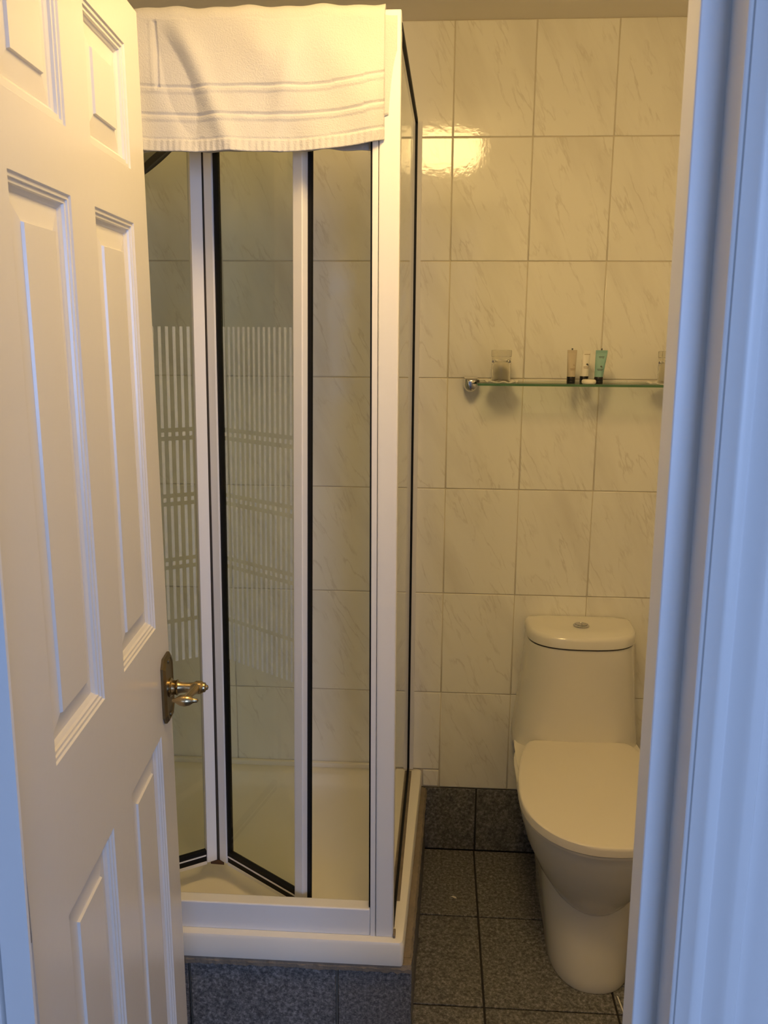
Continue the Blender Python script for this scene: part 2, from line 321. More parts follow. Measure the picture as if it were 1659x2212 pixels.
# granite faced plinth under the shower tray
TF, TB, TRF, TRB = -0.736, -0.004, -0.0757, -0.0502             # tray front / back, right edge at front / back
pl = prism('trim_1', [(XL, -0.712), (-0.066, -0.712), (-0.045, -0.004), (XL, -0.004)], 0.0, 0.2055, 'mortar', kind=S); tag(pl, 'granite tiled plinth carrying the shower tray')
px = [XL + 0.002, -0.852, -0.5445, -0.2195, -0.0585]
for i in range(1, 4):
    wall_tile(pl, 'tile', px[i], px[i + 1], 0.001, 0.191, 'granite', 0.006, t=0.010, y=-0.7225)
bm = bmesh.new()                                                 # side faces of granite, joined piece by piece
for y0, y1, in ((-0.7225, -0.607), (-0.602, -0.297), (-0.292, -0.012)):
    def xe(y): return -0.0585 + (-0.0385 + 0.0585) * (y + 0.7225) / 0.72
    bm2 = bmesh.new(); add_prism(bm2, [(xe(y0) - 0.012, y0 + .001), (xe(y0), y0 + .001), (xe(y1), y1), (xe(y1) - 0.012, y1)], 0.001, 0.186)
    link('side_tile', bm2, 'granite', pl)
bm.free()
bm = bmesh.new(); rng = random.Random(3)                         # ragged mortar bead under the lip: front run, then the side run
def bead(path, depth):
    rings = []
    for (x, y, nx_, ny_) in path:
        o_ = rng.uniform(-.0012, .0012); zb_ = 0.188 + rng.uniform(-.0025, .0025); zm = rng.uniform(.196, .200)
        rings.append([(x + nx_ * o_, y + ny_ * o_, zb_), (x + nx_ * (o_ + .001), y + ny_ * (o_ + .001), zm), (x + nx_ * (o_ - .0035), y + ny_ * (o_ - .0035), 0.2062), (x - nx_ * depth, y - ny_ * depth, 0.2062), (x - nx_ * depth, y - ny_ * depth, 0.188)])
    loft(bm, rings)
XE = TRF + 0.0165
bead([(XL + (XE - XL) * i_ / 110, -0.7325, 0, -1) for i_ in range(111)], .025)
bead([(XE + .0008 + (TRB + 0.0135 - XE) * i_ / 110, -0.7060 + 0.6965 * i_ / 110, 1, 0) for i_ in range(111)], .03)
mb = link('mortar_bead', bm, 'mortar', pl); mb['kind'] = 'stuff'

# ================================================================ SHOWER TRAY
def rrect(x0, x1, y0, y1, r, z, n=6, skew=0.0):
    pts = []
    for cx_, cy_, a0 in ((x1 - r, y1 - r, 0), (x0 + r, y1 - r, 90), (x0 + r, y0 + r, 180), (x1 - r, y0 + r, 270)):
        for i in range(n + 1):
            a = math.radians(a0 + 90 * i / n); x, y = cx_ + r * math.cos(a), cy_ + r * math.sin(a)
            pts.append((x + skew * (y - y0) / (y1 - y0) * (1 if x > (x0 + x1) / 2 else 0), y, z))
    return pts
SK = TRB - TRF
bm = bmesh.new()
X0 = XL + 0.006
loft(bm, [rrect(X0, TRF - .002, TF + .002, TB, .006, 0.2065, skew=SK), rrect(X0, TRF - .001, TF + .001, TB, .008, 0.212, skew=SK), rrect(X0, TRF, TF, TB, .010, 0.256, skew=SK), rrect(X0 + .003, TRF - .003, TF + .003, TB - .001, .010, 0.2622, skew=SK),
          rrect(X0 + .008, TRF - .008, TF + .008, TB - .003, .010, 0.264, skew=SK), rrect(X0 + .05, TRF - .066, TF + .075, TB - .045, .04, 0.264, skew=SK * .9), rrect(X0 + .056, TRF - .072, TF + .081, TB - .051, .045, 0.261, skew=SK * .9),
          rrect(X0 + .066, TRF - .082, TF + .092, TB - .062, .05, 0.240, skew=SK * .8), rrect(X0 + .085, TRF - .10, TF + .11, TB - .08, .06, 0.228, skew=SK * .6), rrect(X0 + .15, TRF - .16, TF + .17, TB - .14, .06, 0.224, skew=0)])
tray = link('shower_tray', bm, 'acrylic', smooth=True); tag(tray, 'cream acrylic shower tray with raised lip on the granite plinth', 'shower tray')
bm = bmesh.new(); add_box(bm, X0, -0.105, -0.016, -0.002, 0.262, 0.278, 0.004)
link('upstand', bm, 'acrylic', tray, smooth=True)
lathed('waste_cover', (-0.238, -0.612, 0.224), (0, 0, 1), [(0, .045), (.006, .045), (.010, .040), (.012, .02), (.0122, 0.0)], 'chrome', tray)
bm = bmesh.new(); lathe(bm, (-0.238, -0.612, 0.2225), (0, 0, 1), [(0, .050), (.004, .050)]); link('waste_gasket', bm, 'dark_rubber', tray, smooth=True)

# ================================================================ SHOWER ENCLOSURE
en = empty('shower_enclosure', (0, 0, 0)); tag(en, 'white framed glass shower enclosure with folding door and glass side panel', 'shower enclosure')
ZT = 2.062
post = box('corner_post', -0.1365, -0.0990, -0.7190, -0.6800, 0.264, ZT, 'white_profile', en, bev=0.003)
box('post_channel', -0.1480, -0.1375, -0.7180, -0.6850, 0.264, ZT - .002, 'white_profile', en, bev=0.001)
box('magnet_seal', -0.1515, -0.1482, -0.7120, -0.6950, 0.33, ZT - .03, 'black_seal', en)
bm = bmesh.new(); add_box(bm, -0.0995, -0.094, -0.722, -0.70, 0.2635, 0.272, 0.002); link('sealant_blob', bm, 'mortar', en, smooth=True)
trk = box('bottom_track', XL + 0.008, -0.1485, -0.7175, -0.6870, 0.264, 0.3285, 'white_profile', en, bev=0.003)
box('top_rail', XL + 0.008, -0.1485, -0.7175, -0.6780, 2.012, ZT, 'white_profile', en, bev=0.003)
box('wall_profile', XL + 0.006, XL + 0.036, -0.7175, -0.6780, 0.33, 2.012, 'white_profile', en, bev=0.002)
# fixed side panel: runs from the post back to the wall
def side(y): return -0.0990 + (-0.0890 + 0.0990) * (y + 0.70) / 0.69
def side_bar(name, y0, y1, z0, z1, t, mat, parent, off=0.0):
    bm = bmesh.new(); add_prism(bm, [(side(y0) - t + off, y0), (side(y0) + off, y0), (side(y1) + off, y1), (side(y1) - t + off, y1)], z0, z1)
    return link(name, bm, mat, parent)
sg = side_bar('side_panel', -0.682, -0.016, 0.274, 2.040, 0.005, 'shower_glass', en, -0.002)
side_bar('top_seal', -0.700, -0.010, 2.036, 2.047, 0.011, 'black_seal', sg, 0.001)
side_bar('back_seal', -0.024, -0.010, 0.268, 2.040, 0.011, 'black_seal', sg, 0.001)
side_bar('bottom_seal', -0.690, -0.010, 0.2655, 0.278, 0.009, 'black_seal', sg, 0.001)
side_bar('wall_channel', -0.012, -0.002, 0.266, 2.042, 0.016, 'white_profile', en, 0.012)
side_bar('sealant_line', -0.60, -0.02, 0.2635, 0.2655, 0.014, 'mortar', en, 0.008)
# folding door: two hinged leaves pushed inwards
ZB = 0.284
def leaf(a, b_, seal, n_front):
    """leaf from plan point a (apex) to b_, thickness going to the back of front normal n_front"""
    a, b_ = Vector(a), Vector(b_); L = (b_ - a).length; d = (b_ - a) / L; nf = Vector(n_front)
    def q(s, t): p = a + d * s - nf * t; return (p.x, p.y)         # s along the leaf, t depth behind the front face
    def bar(name, s0, s1, t0, t1, z0, z1, mat, parent, bev=0.0): return prism(name, [q(s0, t0), q(s1, t0), q(s1, t1), q(s0, t1)], z0, z1, mat, parent, bev)
    g = bar('door_panel', 0.022, L - 0.022, 0.009, 0.014, ZB + 0.018, 2.005, 'shower_glass', en)
    bar('stile', 0.0, 0.0245, 0.0, 0.022, ZB, 2.008, 'white_profile', g, 0.0015)
    bar('stile', L - 0.0245, L, 0.0, 0.022, ZB + .002, 2.008, 'white_profile', g, 0.0015)
    if seal: bar('glazing_seal', 0.0247, 0.0300, 0.004, 0.018, ZB + 0.016, 2.004, 'black_seal', g)
    bar('bottom_sweep', 0.024, L - 0.0245, 0.005, 0.017, ZB + 0.002, ZB + 0.016, 'black_seal', g)
    bar('sweep_strip', 0.026, L - 0.0245, 0.003, 0.0075, ZB + 0.0165, ZB + 0.0195, 'white_profile', g)
    bar('upper_sweep', 0.024, L - 0.0245, 0.004, 0.016, ZB + 0.020, ZB + 0.030, 'black_seal', g)
    bar('bottom_rail', 0.024, L - 0.0245, 0.004, 0.018, ZB - 0.006, ZB + 0.002, 'white_profile', g)
    bm = bmesh.new(); step, wd, s = 0.0150, 0.0062, (0.040 if seal else 0.031)
    gaps = [(1.318, 1.327), (1.300, 1.309), (1.177, 1.186), (1.159, 1.168), (1.036, 1.045), (1.018, 1.027), (0.895, 0.904)]
    zc = [1.536] + [v_ for g_ in gaps for v_ in (g_[1], g_[0])] + [0.805]
    while s + wd < L - 0.030:
        for z1, z0 in zip(zc[::2], zc[1::2]):
            p0, p1 = q(s, 0.0086), q(s + wd, 0.0086); p2, p3 = q(s + wd, 0.0089), q(s, 0.0089)
            add_prism(bm, [p0, p1, p2, p3], z0, z1)
        s += step
    st = link('etched_stripes', bm, 'etched', g); st['kind'] = 'stuff'
    return g, q, L
A2, B2 = Vector((-0.5275, -0.5070)), Vector((-0.3015, -0.6680))
d2 = (B2 - A2).normalized(); n2v = Vector((d2.y, -d2.x)); n2v = n2v if n2v.y < 0 else -n2v
g2, q2, L2 = leaf(A2, B2, True, n2v)
A1, H1 = Vector((-0.5330, -0.5075)), Vector((-0.822, -0.690))
d1 = (H1 - A1).normalized(); n1v = Vector((d1.y, -d1.x)); n1v = n1v if n1v.y < 0 else -n1v
g1, q1, L1 = leaf(A1, H1, False, n1v)
prism('closing_seal', [q2(L2, 0.015), q2(L2 + 0.009, 0.0155), q2(L2 + 0.009, 0.0205), q2(L2, 0.0215)], ZB, 2.004, 'black_seal', g2)
lathed('hinge_pin', (-0.5303, -0.5010, ZB - 0.004), (0, 0, 1), [(0, .0052), (1.73, .0052)], 'dark_rubber', g1, n=10)
bm = bmesh.new(); add_prism(bm, [(-0.548, -0.512), (-0.515, -0.514), (-0.522, -0.490), (-0.541, -0.490)], ZB - 0.008, ZB - 0.001); link('hinge_foot', bm, 'rust', g1)

for g_, k_ in ((g1, 0.0157), (g2, 0.0140)):                    # the folding door hangs a little out of plumb
    for o_ in [g_] + list(g_.children):
        for v_ in o_.data.vertices: v_.co.x += k_ * max(0.0, v_.co.z - ZB)

# ================================================================ DOOR
dr = empty('door_1', (-0.44689, -1.04288, 0.0)); tag(dr, 'white six panel door standing open into the bathroom', kind=S)
s_ax = Vector((0.0750358, -0.99718084, 0.0)); n_ax = Vector((0.99718084, 0.0750358, 0.0))
Md = Matrix(((s_ax.x, n_ax.x, 0, dr.location.x), (s_ax.y, n_ax.y, 0, dr.location.y), (0, 0, 1, 0), (0, 0, 0, 1)))
def dlink(name, bm, mats, parent, smooth=False):      # local frame: x = along from free edge, y = out of the visible face, z up
    bmesh.ops.transform(bm, matrix=Matrix(((s_ax.x, n_ax.x, 0, 0), (s_ax.y, n_ax.y, 0, 0), (0, 0, 1, 0), (0, 0, 0, 1))), verts=bm.verts[:])
    return link(name, bm, mats, parent, smooth)
DW, DT, DZ0, DZ1 = 0.5695, 0.040, 0.010, 1.955
Sx = [0, 0.0700, 0.2350, 0.3164, 0.4788, DW]; Sz = [DZ0, 0.23, 0.918, 1.093, 1.6728, 1.7417, 1.8952, DZ1]
bm = bmesh.new()
def quad(p): return bm.faces.new([bm.verts.new(v_) for v_ in p])
PROF = [(0.0, 0.0), (0.0015, -0.0022), (0.0050, -0.0022), (0.0060, -0.0045), (0.0095, -0.0045), (0.0105, -0.0075), (0.0140, -0.0095), (0.0155, -0.0110), (0.0400, -0.0075), (0.0410, -0.0045)]
panels = []
for i in range(5):
    for k in range(7):
        if i in (1, 3) and k in (1, 3, 5): panels.append((Sx[i], Sx[i + 1], Sz[k], Sz[k + 1])); continue
        quad([(Sx[i], 0, Sz[k]), (Sx[i + 1], 0, Sz[k]), (Sx[i + 1], 0, Sz[k + 1]), (Sx[i], 0, Sz[k + 1])])
for a, b_, z0, z1 in ((0, 0, DZ0, DZ1), (DW, DW, DZ0, DZ1)): quad([(a, 0, z0), (a, 0, z1), (a, -DT, z1), (a, -DT, z0)])
quad([(0, 0, DZ1), (DW, 0, DZ1), (DW, -DT, DZ1), (0, -DT, DZ1)]); quad([(0, 0, DZ0), (0, -DT, DZ0), (DW, -DT, DZ0), (DW, 0, DZ0)])
quad([(0, -DT, DZ0), (0, -DT, DZ1), (DW, -DT, DZ1), (DW, -DT, DZ0)])
bmesh.ops.remove_doubles(bm, verts=bm.verts[:], dist=1e-5)
dlink('leaf', bm, 'door_paint', dr)
for (x0, x1, z0, z1) in panels:
    bm = bmesh.new()
    rings = [[(x0 + i_, d_, z0 + i_), (x1 - i_, d_, z0 + i_), (x1 - i_, d_, z1 - i_), (x0 + i_, d_, z1 - i_)] for i_, d_ in PROF]
    loft(bm, rings, cap0=False, cap1=True)
    dlink('panel', bm, 'door_paint', dr)
# brass lever handle
HS, HZ = 0.0300, 0.981
bm = bmesh.new()
def plate(ins, y): 
    w_, h_, c_ = 0.0270 - ins, 0.0535 - ins, 0.010
    return [(HS - w_ + c_, y, HZ - h_), (HS + w_ - c_, y, HZ - h_), (HS + w_, y, HZ - h_ + c_ * 1.3), (HS + w_, y, HZ + h_ - c_ * 1.3), (HS + w_ - c_, y, HZ + h_), (HS - w_ + c_, y, HZ + h_), (HS - w_, y, HZ + h_ - c_ * 1.3), (HS - w_, y, HZ - h_ + c_ * 1.3)]
loft(bm, [plate(0, 0.0002), plate(0, 0.004), plate(0.004, 0.0075), plate(0.006, 0.0075), plate(0.0075, 0.0062), plate(0.011, 0.0062)])
bp_ = dlink('backplate', bm, 'dark_brass', dr); bp_['label'] = 'dark brass backplate with cut corners'
for z in (HZ - 0.044, HZ + 0.044):
    bm = bmesh.new(); lathe(bm, (HS, 0.006, z), (0, 1, 0), [(0, .0042), (.002, .0040), (.003, .002), (.0031, 0)], 14); dlink('screw', bm, 'dark_brass', bp_, True)
bm = bmesh.new()
lathe(bm, (HS, 0.006, HZ), (0, 1, 0), [(0, .0150), (.003, .0150), (.005, .0118), (.010, .0112), (.013, .0128), (.0145, .0100), (.019, .0088), (.030, .0078), (.038, .0080), (.042, .0105), (.050, .0105), (.053, .0080), (.056, .0075), (.058, .0040), (.0600, .0038), (.0615, 0.0)], 24)
nk = dlink('door_handle', bm, 'brass', dr, True); nk['label'] = 'brass lever handle on a turned neck'
bm = bmesh.new(); ax = Vector((1, -0.14, 0.06)).normalized(); p0 = Vector((HS - 0.006, 0.0500, HZ))
lathe(bm, p0, ax, [(0, .006), (.004, .0092), (.014, .0080), (.030, .0056), (.056, .0060), (.066, .0070), (.070, .004), (.0705, 0)], 18)
p1 = p0 + ax * .063
lathe(bm, p1 + Vector((0, -.018, 0)), (0, 1, 0), [(0, .0022), (.003, .0030), (.006, .0045), (.012, .0080), (.019, .0092), (.026, .0080), (.031, .0045), (.034, .0034), (.038, .0030), (.040, 0)], 18)
dlink('lever', bm, 'brass', nk, True)
# hinges on the far stile
for z in (0.25, 1.0, 1.72):
    bm = bmesh.new(); lathe(bm, (DW + 0.003, -0.004, z - .04), (0, 0, 1), [(0, .0045), (.08, .0045)], 12); dlink('hinge', bm, 'brass', dr, True)

# ================================================================ TOILET
CX = 0.3745
def dsec(z, hw, yf, yb, ys, p=2.3, q=5.0, n=40, cx=CX):
    pts = []
    for i in range(n):
        t = 2 * math.pi * i / n; c, s = math.cos(t), math.sin(t)
        if s < 0: x = hw * math.copysign(abs(c) ** (2 / p), c); y = ys - (ys - yf) * abs(s) ** (2 / p)
        else: x = hw * math.copysign(abs(c) ** (2 / q), c); y = ys + (yb - ys) * abs(s) ** (2 / q)
        pts.append((cx + x, y, z))
    return pts
tl = empty('toilet', (0, 0, 0)); tag(tl, 'white close coupled toilet with closed lid against the tiled back wall', 'toilet')
bm = bmesh.new()
loft(bm, [dsec(0.000, .098, -.548, -.03, -.40), dsec(0.006, .100, -.550, -.03, -.40), dsec(0.03, .100, -.548, -.03, -.40), dsec(0.09, .107, -.532, -.03, -.39), dsec(0.16, .114, -.508, -.03, -.37), dsec(0.24, .121, -.492, -.03, -.35, 2.5),
          dsec(0.31, .130, -.49, -.03, -.33, 2.6), dsec(0.36, .150, -.46, -.025, -.28, 2.8), dsec(0.395, .170, -.40, -.02, -.24, 3.2), dsec(0.412, .172, -.38, -.02, -.22, 3.4)])
link('pedestal', bm, 'ceramic', tl, smooth=True)
bm = bmesh.new()
loft(bm, [dsec(0.150, .045, -.470, -.30, -.39, 2.2, 2.5), dsec(0.165, .070, -.495, -.25, -.39, 2.2, 2.5), dsec(0.20, .100, -.525, -.18, -.38, 2.2, 3), dsec(0.25, .132, -.558, -.14, -.37, 2.2, 3.5), dsec(0.31, .160, -.588, -.12, -.36, 2.2, 4),
          dsec(0.36, .174, -.604, -.10, -.36, 2.25, 5), dsec(0.395, .181, -.612, -.09, -.36, 2.3, 6), dsec(0.404, .179, -.610, -.09, -.36, 2.3, 6), dsec(0.408, .170, -.600, -.09, -.36, 2.3, 6)])
link('bowl', bm, 'ceramic', tl, smooth=True)
bm = bmesh.new()
def csec(z, hw, yf, p=2.7):              # cistern plan: straight back, tight rear corners, bowed front
    ys, yb, r_ = -.062, -.006, .014; pts = []
    for i in range(33):
        t = math.pi * i / 32; c, s_ = math.cos(t), abs(math.sin(t))
        pts.append((CX + hw * math.copysign(abs(c) ** (2 / p), c), ys - (ys - yf) * s_ ** (2 / p), z))
    for y in (-.045, -.030): pts.append((CX - hw, y, z))
    for a in range(0, 91, 18): pts.append((CX - hw + r_ - r_ * math.cos(math.radians(a)), yb - r_ + r_ * math.sin(math.radians(a)), z))
    for f in (.33, .66): pts.append((CX + (2 * f - 1) * (hw - r_), yb, z))
    for a in range(90, -1, -18): pts.append((CX + hw - r_ + r_ * math.cos(math.radians(a)), yb - r_ + r_ * math.sin(math.radians(a)), z))
    for y in (-.030, -.045): pts.append((CX + hw, y, z))
    return pts
loft(bm, [csec(0.40, .171, -.150), csec(0.425, .171, -.150), csec(0.45, .168, -.151), csec(0.52, .160, -.156), csec(0.60, .152, -.164), csec(0.66, .1465, -.170), csec(0.702, .1435, -.174), csec(0.712, .1425, -.173)])
link('cistern', bm, 'ceramic', tl, smooth=True)
bm = bmesh.new()
loft(bm, [csec(0.7155, .138, -.168), csec(0.7158, .1425, -.1755), csec(0.718, .1445, -.179), csec(0.738, .1455, -.180), csec(0.746, .142, -.176), csec(0.7495, .136, -.169), csec(0.7505, .10, -.12)])
link('cistern_lid', bm, 'ceramic', tl, smooth=True)
bm = bmesh.new(); loft(bm, [csec(0.7115, .1405, -.1725), csec(0.7158, .1405, -.1725)]); link('lid_gap_shade', bm, 'dark_rubber', tl)  # dark filler block standing in for the shade in the slot under the lid
bx_, by_ = 0.3735, -0.087
bt = lathed('flush_button', (bx_, by_, 0.7500), (0, 0, 1), [(0, .0215), (.003, .0215), (.005, .0195), (.0055, .0165), (.004, .0155)], 'chrome', tl); bt['label'] = 'round chrome dual flush button'
for sgn in (-1, 1):
    bm = bmesh.new()
    pts = [(bx_ + sgn * 0.0006, by_ + .0148)] + [(bx_ + sgn * (0.0006 + .0148 * math.cos(math.radians(a))), by_ + .0148 * math.sin(math.radians(a))) for a in range(80, -81, -10)] + [(bx_ + sgn * .0006, by_ - .0148)]
    if sgn > 0: pts = pts[::-1]
    loft(bm, [[(x, y, 0.752) for x, y in pts], [(x, y, 0.7562) for x, y in pts], [(bx_ + (x - bx_) * .9 + sgn * .0006, by_ + (y - by_) * .9, 0.7572) for x, y in pts]]); link('button_half', bm, 'chrome', bt)
def lsec(z, ins):                                                # seat outline: straight back, widening, rounded nose
    pts = []; yb, ys, yf, hb, hw = -.142 - ins, -.41, -.634 + ins, .138 - ins, .186 - ins
    N = 26
    for i in range(N + 1):
        t = math.pi * i / N; c, s = math.cos(t), math.sin(t); p = 2.25
        pts.append((CX + hw * math.copysign(abs(c) ** (2 / p), c), ys - (ys - yf) * abs(s) ** (2 / p), z))
    for f in (0.25, 0.5, 0.72, 0.90): pts.append((CX - hw + (hw - hb) * f ** 1.9, ys + (yb - ys) * f, z))
    for f in (0.97,): pts.append((CX - hb + .004, ys + (yb - ys) * .975, z))
    pts += [(CX - hb + .016, yb, z), (CX + hb - .016, yb, z), (CX + hb - .004, ys + (yb - ys) * .975, z)]
    for f in (0.90, 0.72, 0.5, 0.25): pts.append((CX + hw - (hw - hb) * f ** 1.9, ys + (yb - ys) * f, z))
    return pts
bm = bmesh.new(); loft(bm, [lsec(0.4085, .008), lsec(0.4095, .005), lsec(0.4150, .005), lsec(0.4165, .009)]); link('seat_ring', bm, 'seat_plastic', tl, smooth=True)
bm = bmesh.new(); loft(bm, [lsec(0.4172, .006), lsec(0.4178, .002), lsec(0.420, 0), lsec(0.434, 0.0003), lsec(0.4390, .0012), lsec(0.4408, .0032), lsec(0.4414, .008), lsec(0.4414, .05)]); link('seat_lid', bm, 'seat_plastic', tl, smooth=True)

# ================================================================ GLASS SHELF AND WHAT STANDS ON IT
sh = empty('glass_shelf', (0.38, -0.06, 1.39)); tag(sh, 'clear glass shelf on chrome brackets fixed to the tiled wall above the toilet', 'shelf')
ZS = 1.4005
def sp(o): o.matrix_parent_inverse = Matrix.Translation(-sh.location); return o
bm = bmesh.new(); fs = add_box(bm, 0.074, 0.690, -0.125, -0.008, ZS - 0.0060, ZS)
for f in fs:
    if abs(f.normal.z) < 0.5: f.material_index = 1
bm.normal_update()
for f in bm.faces: f.material_index = 0 if abs(f.normal.z) > 0.5 else 1
sp(link('shelf_pane', bm, ['shelf_glass', 'glass_edge'], sh))
for bxx, sg_ in ((0.0605, 1), (0.7035, -1)):
    bm = bmesh.new(); r_ = 0.0185
    prof = [(bxx - r_, 1.4115)] + [(bxx + r_ * math.cos(math.radians(a)), 1.3905 + r_ * math.sin(math.radians(a))) for a in range(180, 361, 12)] + [(bxx + r_, 1.4115)]
    def prr(y, k): return [(bxx + (x - bxx) * k, y, 1.3935 + (z - 1.3935) * k) for x, z in prof]
    loft(bm, [prr(-.0005, 1), prr(-0.036, 1), prr(-0.044, 0.96), prr(-0.050, 0.86), prr(-0.054, 0.70), prr(-0.0565, 0.48), prr(-0.0575, 0.22)])
    br = sp(link('bracket', bm, 'chrome', sh, smooth=True))
    bm = bmesh.new(); add_box(bm, min(bxx + sg_ * .010, bxx + sg_ * .022), max(bxx + sg_ * .010, bxx + sg_ * .022), -0.050, -0.012, ZS - 0.009, ZS + 0.0028, 0.0012); c_ = link('grip', bm, 'dark_rubber', br, smooth=True); c_.matrix_parent_inverse = Matrix.Translation(-sh.location) if False else Matrix.Identity(4)
def doily(x, y, name, label):
    bm = bmesh.new(); n = 64
    def rr(k, z, amp, zz): return [(x + k * (1 + amp * math.cos(8 * 2 * math.pi * i / n)) * math.cos(2 * math.pi * i / n), y + k * (1 + amp * math.cos(8 * 2 * math.pi * i / n)) * math.sin(2 * math.pi * i / n), z + zz * (1 + math.sin(8 * 2 * math.pi * i / n + 1)) / 2) for i in range(n)]
    loft(bm, [rr(.0415, ZS + .0004, .05, .003), rr(.028, ZS + .0004, .02, .0003), rr(.028, ZS + .0013, .02, .0003), rr(.042, ZS + .0018, .05, .0045)], True, True)
    # close the rim
    bm.verts.ensure_lookup_table()
    for i in range(n):
        bm.faces.new((bm.verts[i], bm.verts[3 * n + i], bm.verts[3 * n + (i + 1) % n], bm.verts[(i + 1) % n]))
    top = [f for f in bm.faces if len(f.verts) == n]
    bmesh.ops.delete(bm, geom=top, context='FACES_ONLY')
    bm.faces.new([bm.verts[n + i] for i in range(n)]); bm.faces.new([bm.verts[2 * n + i] for i in range(n)][::-1])
    return tag(link(name, bm, 'paper', smooth=True), label, 'doily', 'paper doilies under the tumblers')
def tumbler(x, y, label):
    z = ZS + 0.0020; bm = bmesh.new()
    outer = [(0, .0232), (0.001, .0242), (.02, .0243), (.060, .0245), (.0635, .0246), (.0640, .0262), (.076, .0262), (.0795, .0255), (.0800, .024), (.0795, .0)]
    inner = [(0, .0222), (.020, .0212), (.044, .0204), (.050, .0190), (.055, .0150), (.0575, .008), (.058, 0.0)]
    loft(bm, [ring((x, y, z + d), (0, 0, 1), max(r, 1e-4), 40) for d, r in inner[::-1]] + [ring((x, y, z + d), (0, 0, 1), max(r, 1e-4), 40) for d, r in outer])
    return tag(link('glass_tumbler', bm, 'tumbler_glass', smooth=True), label, 'tumbler', 'tumblers on the glass shelf')
doily(0.1360, -0.0800, 'paper_doily', 'scalloped white paper doily near the left bracket of the shelf')
tumbler(0.1350, -0.0800, 'upturned clear glass tumbler near the left bracket of the shelf')
doily(0.5450, -0.0800, 'paper_doily', 'white paper doily at the right of the shelf cut off by the door frame')
tumbler(0.5540, -0.0800, 'upturned tumbler at the right end of the shelf mostly hidden by the door frame')
def tube(x, y, h, rc, hw_top, mat, label, marks, tilt=0.0, cap=0.017, lean_x=0.0, tab=False):
    t = empty('toiletry_tube', (x, y, ZS + 0.0004)); t.rotation_euler = (0, 0, tilt); tag(t, label, 'tube', 'toiletry tubes on the shelf')
    bm = bmesh.new(); lathe(bm, (0, 0, 0), (0, 0, 1), [(0, rc * .96), (.0008, rc), (.006, rc), (.0063, rc * .985), (.0067, rc), (cap - .001, rc), (cap, rc * .95)], 24); link('cap', bm, 'black_plastic', t, smooth=True)
    bm = bmesh.new(); rings = []
    for k in range(9):
        f = k / 8; z = cap + f * (h - cap); a = rc * .98 + (hw_top - rc * .98) * f; b_ = max(rc * .98 * (1 - f ** 1.5), .0009)
        rings.append([(a * math.cos(2 * math.pi * i / 24) + lean_x * f, b_ * math.sin(2 * math.pi * i / 24), z) for i in range(24)])
    loft(bm, rings); link('body', bm, mat, t, smooth=True)
    bm = bmesh.new(); add_box(bm, -hw_top + lean_x, hw_top + lean_x, -.0008, .0008, h - .0005, h + .007); bmesh.ops.bevel(bm, geom=[e for e in bm.edges if e.calc_length() > .004], offset=.0003, segments=1, affect='EDGES'); link('crimp', bm, mat, t)
    if tab: box('tab', -.0018 + lean_x, .0018 + lean_x, -.0006, .0006, h + .007, h + .0115, 'print_dark', t)
    for mk in marks:                                          # flat print on the front of the tube
        kind_, mx_, mz, mw, mh, mt = mk; f = max(0, min(1, (mz - cap) / (h - cap))); b_ = max(rc * .98 * (1 - f ** 1.5), .0009)
        bm = bmesh.new(); yy = -b_ - .0004; cxm = mx_ + lean_x * f
        if kind_ == 'bar':
            for j in range(int(mh)): 
                z0 = mz - j * .0032; add_box(bm, cxm - mw * (1 - .2 * (j % 2)), cxm + mw * (1 - .2 * (j % 2)), yy - .0001, yy + .0003, z0, z0 + .0013)
        else:
            lathe(bm, (cxm, yy + .0003, mz), (0, -1, 0), [(0, mw), (.0004, mw)], 12)
            lathe(bm, (cxm + mw * .9, yy + .0003, mz - mw * .7), (0, -1, 0), [(0, mw * .6), (.0004, mw * .6)], 10)
        link('print', bm, mt, t)
    return t
tube(0.3105, -0.095, 0.076, 0.0105, 0.0120, 'tube_clear', 'tan translucent toiletry tube standing leftmost of the three on its black cap', [('bar', .001, .036, .0065, 2, 'print_tan'), ('dot', .004, .046, .0014, 0, 'print_tan')], tilt=0.1, tab=True)
tube(0.3480, -0.066, 0.075, 0.0110, 0.0090, 'tube_white', 'white toiletry tube standing behind the round soap', [('bar', .001, .040, .0065, 2, 'print_tan'), ('dot', .0030, .047, .0024, 0, 'print_dark'), ('bar', .001, .071, .007, 1, 'print_tan')], lean_x=.004)
tube(0.3795, -0.095, 0.076, 0.0110, 0.0145, 'tube_aqua', 'aqua blue toiletry tube standing rightmost of the three on its black cap', [('bar', .000, .036, .0075, 2, 'print_dark'), ('dot', .002, .043, .0022, 0, 'print_dark'), ('bar', .001, .066, .0065, 2, 'print_dark')], tilt=-0.05, lean_x=.004, tab=True)
bm = bmesh.new(); lathe(bm, (0.3535, -0.108, ZS + .0004), (0, 0, 1), [(0, .0145), (.0015, .0172), (.005, .0182), (.0085, .0175), (.0108, .0150), (.0112, .008), (.0112, 0)], 32)
tag(link('soap_bar', bm, 'soap', smooth=True), 'small round white soap at the front edge of the shelf between the tubes', 'soap')

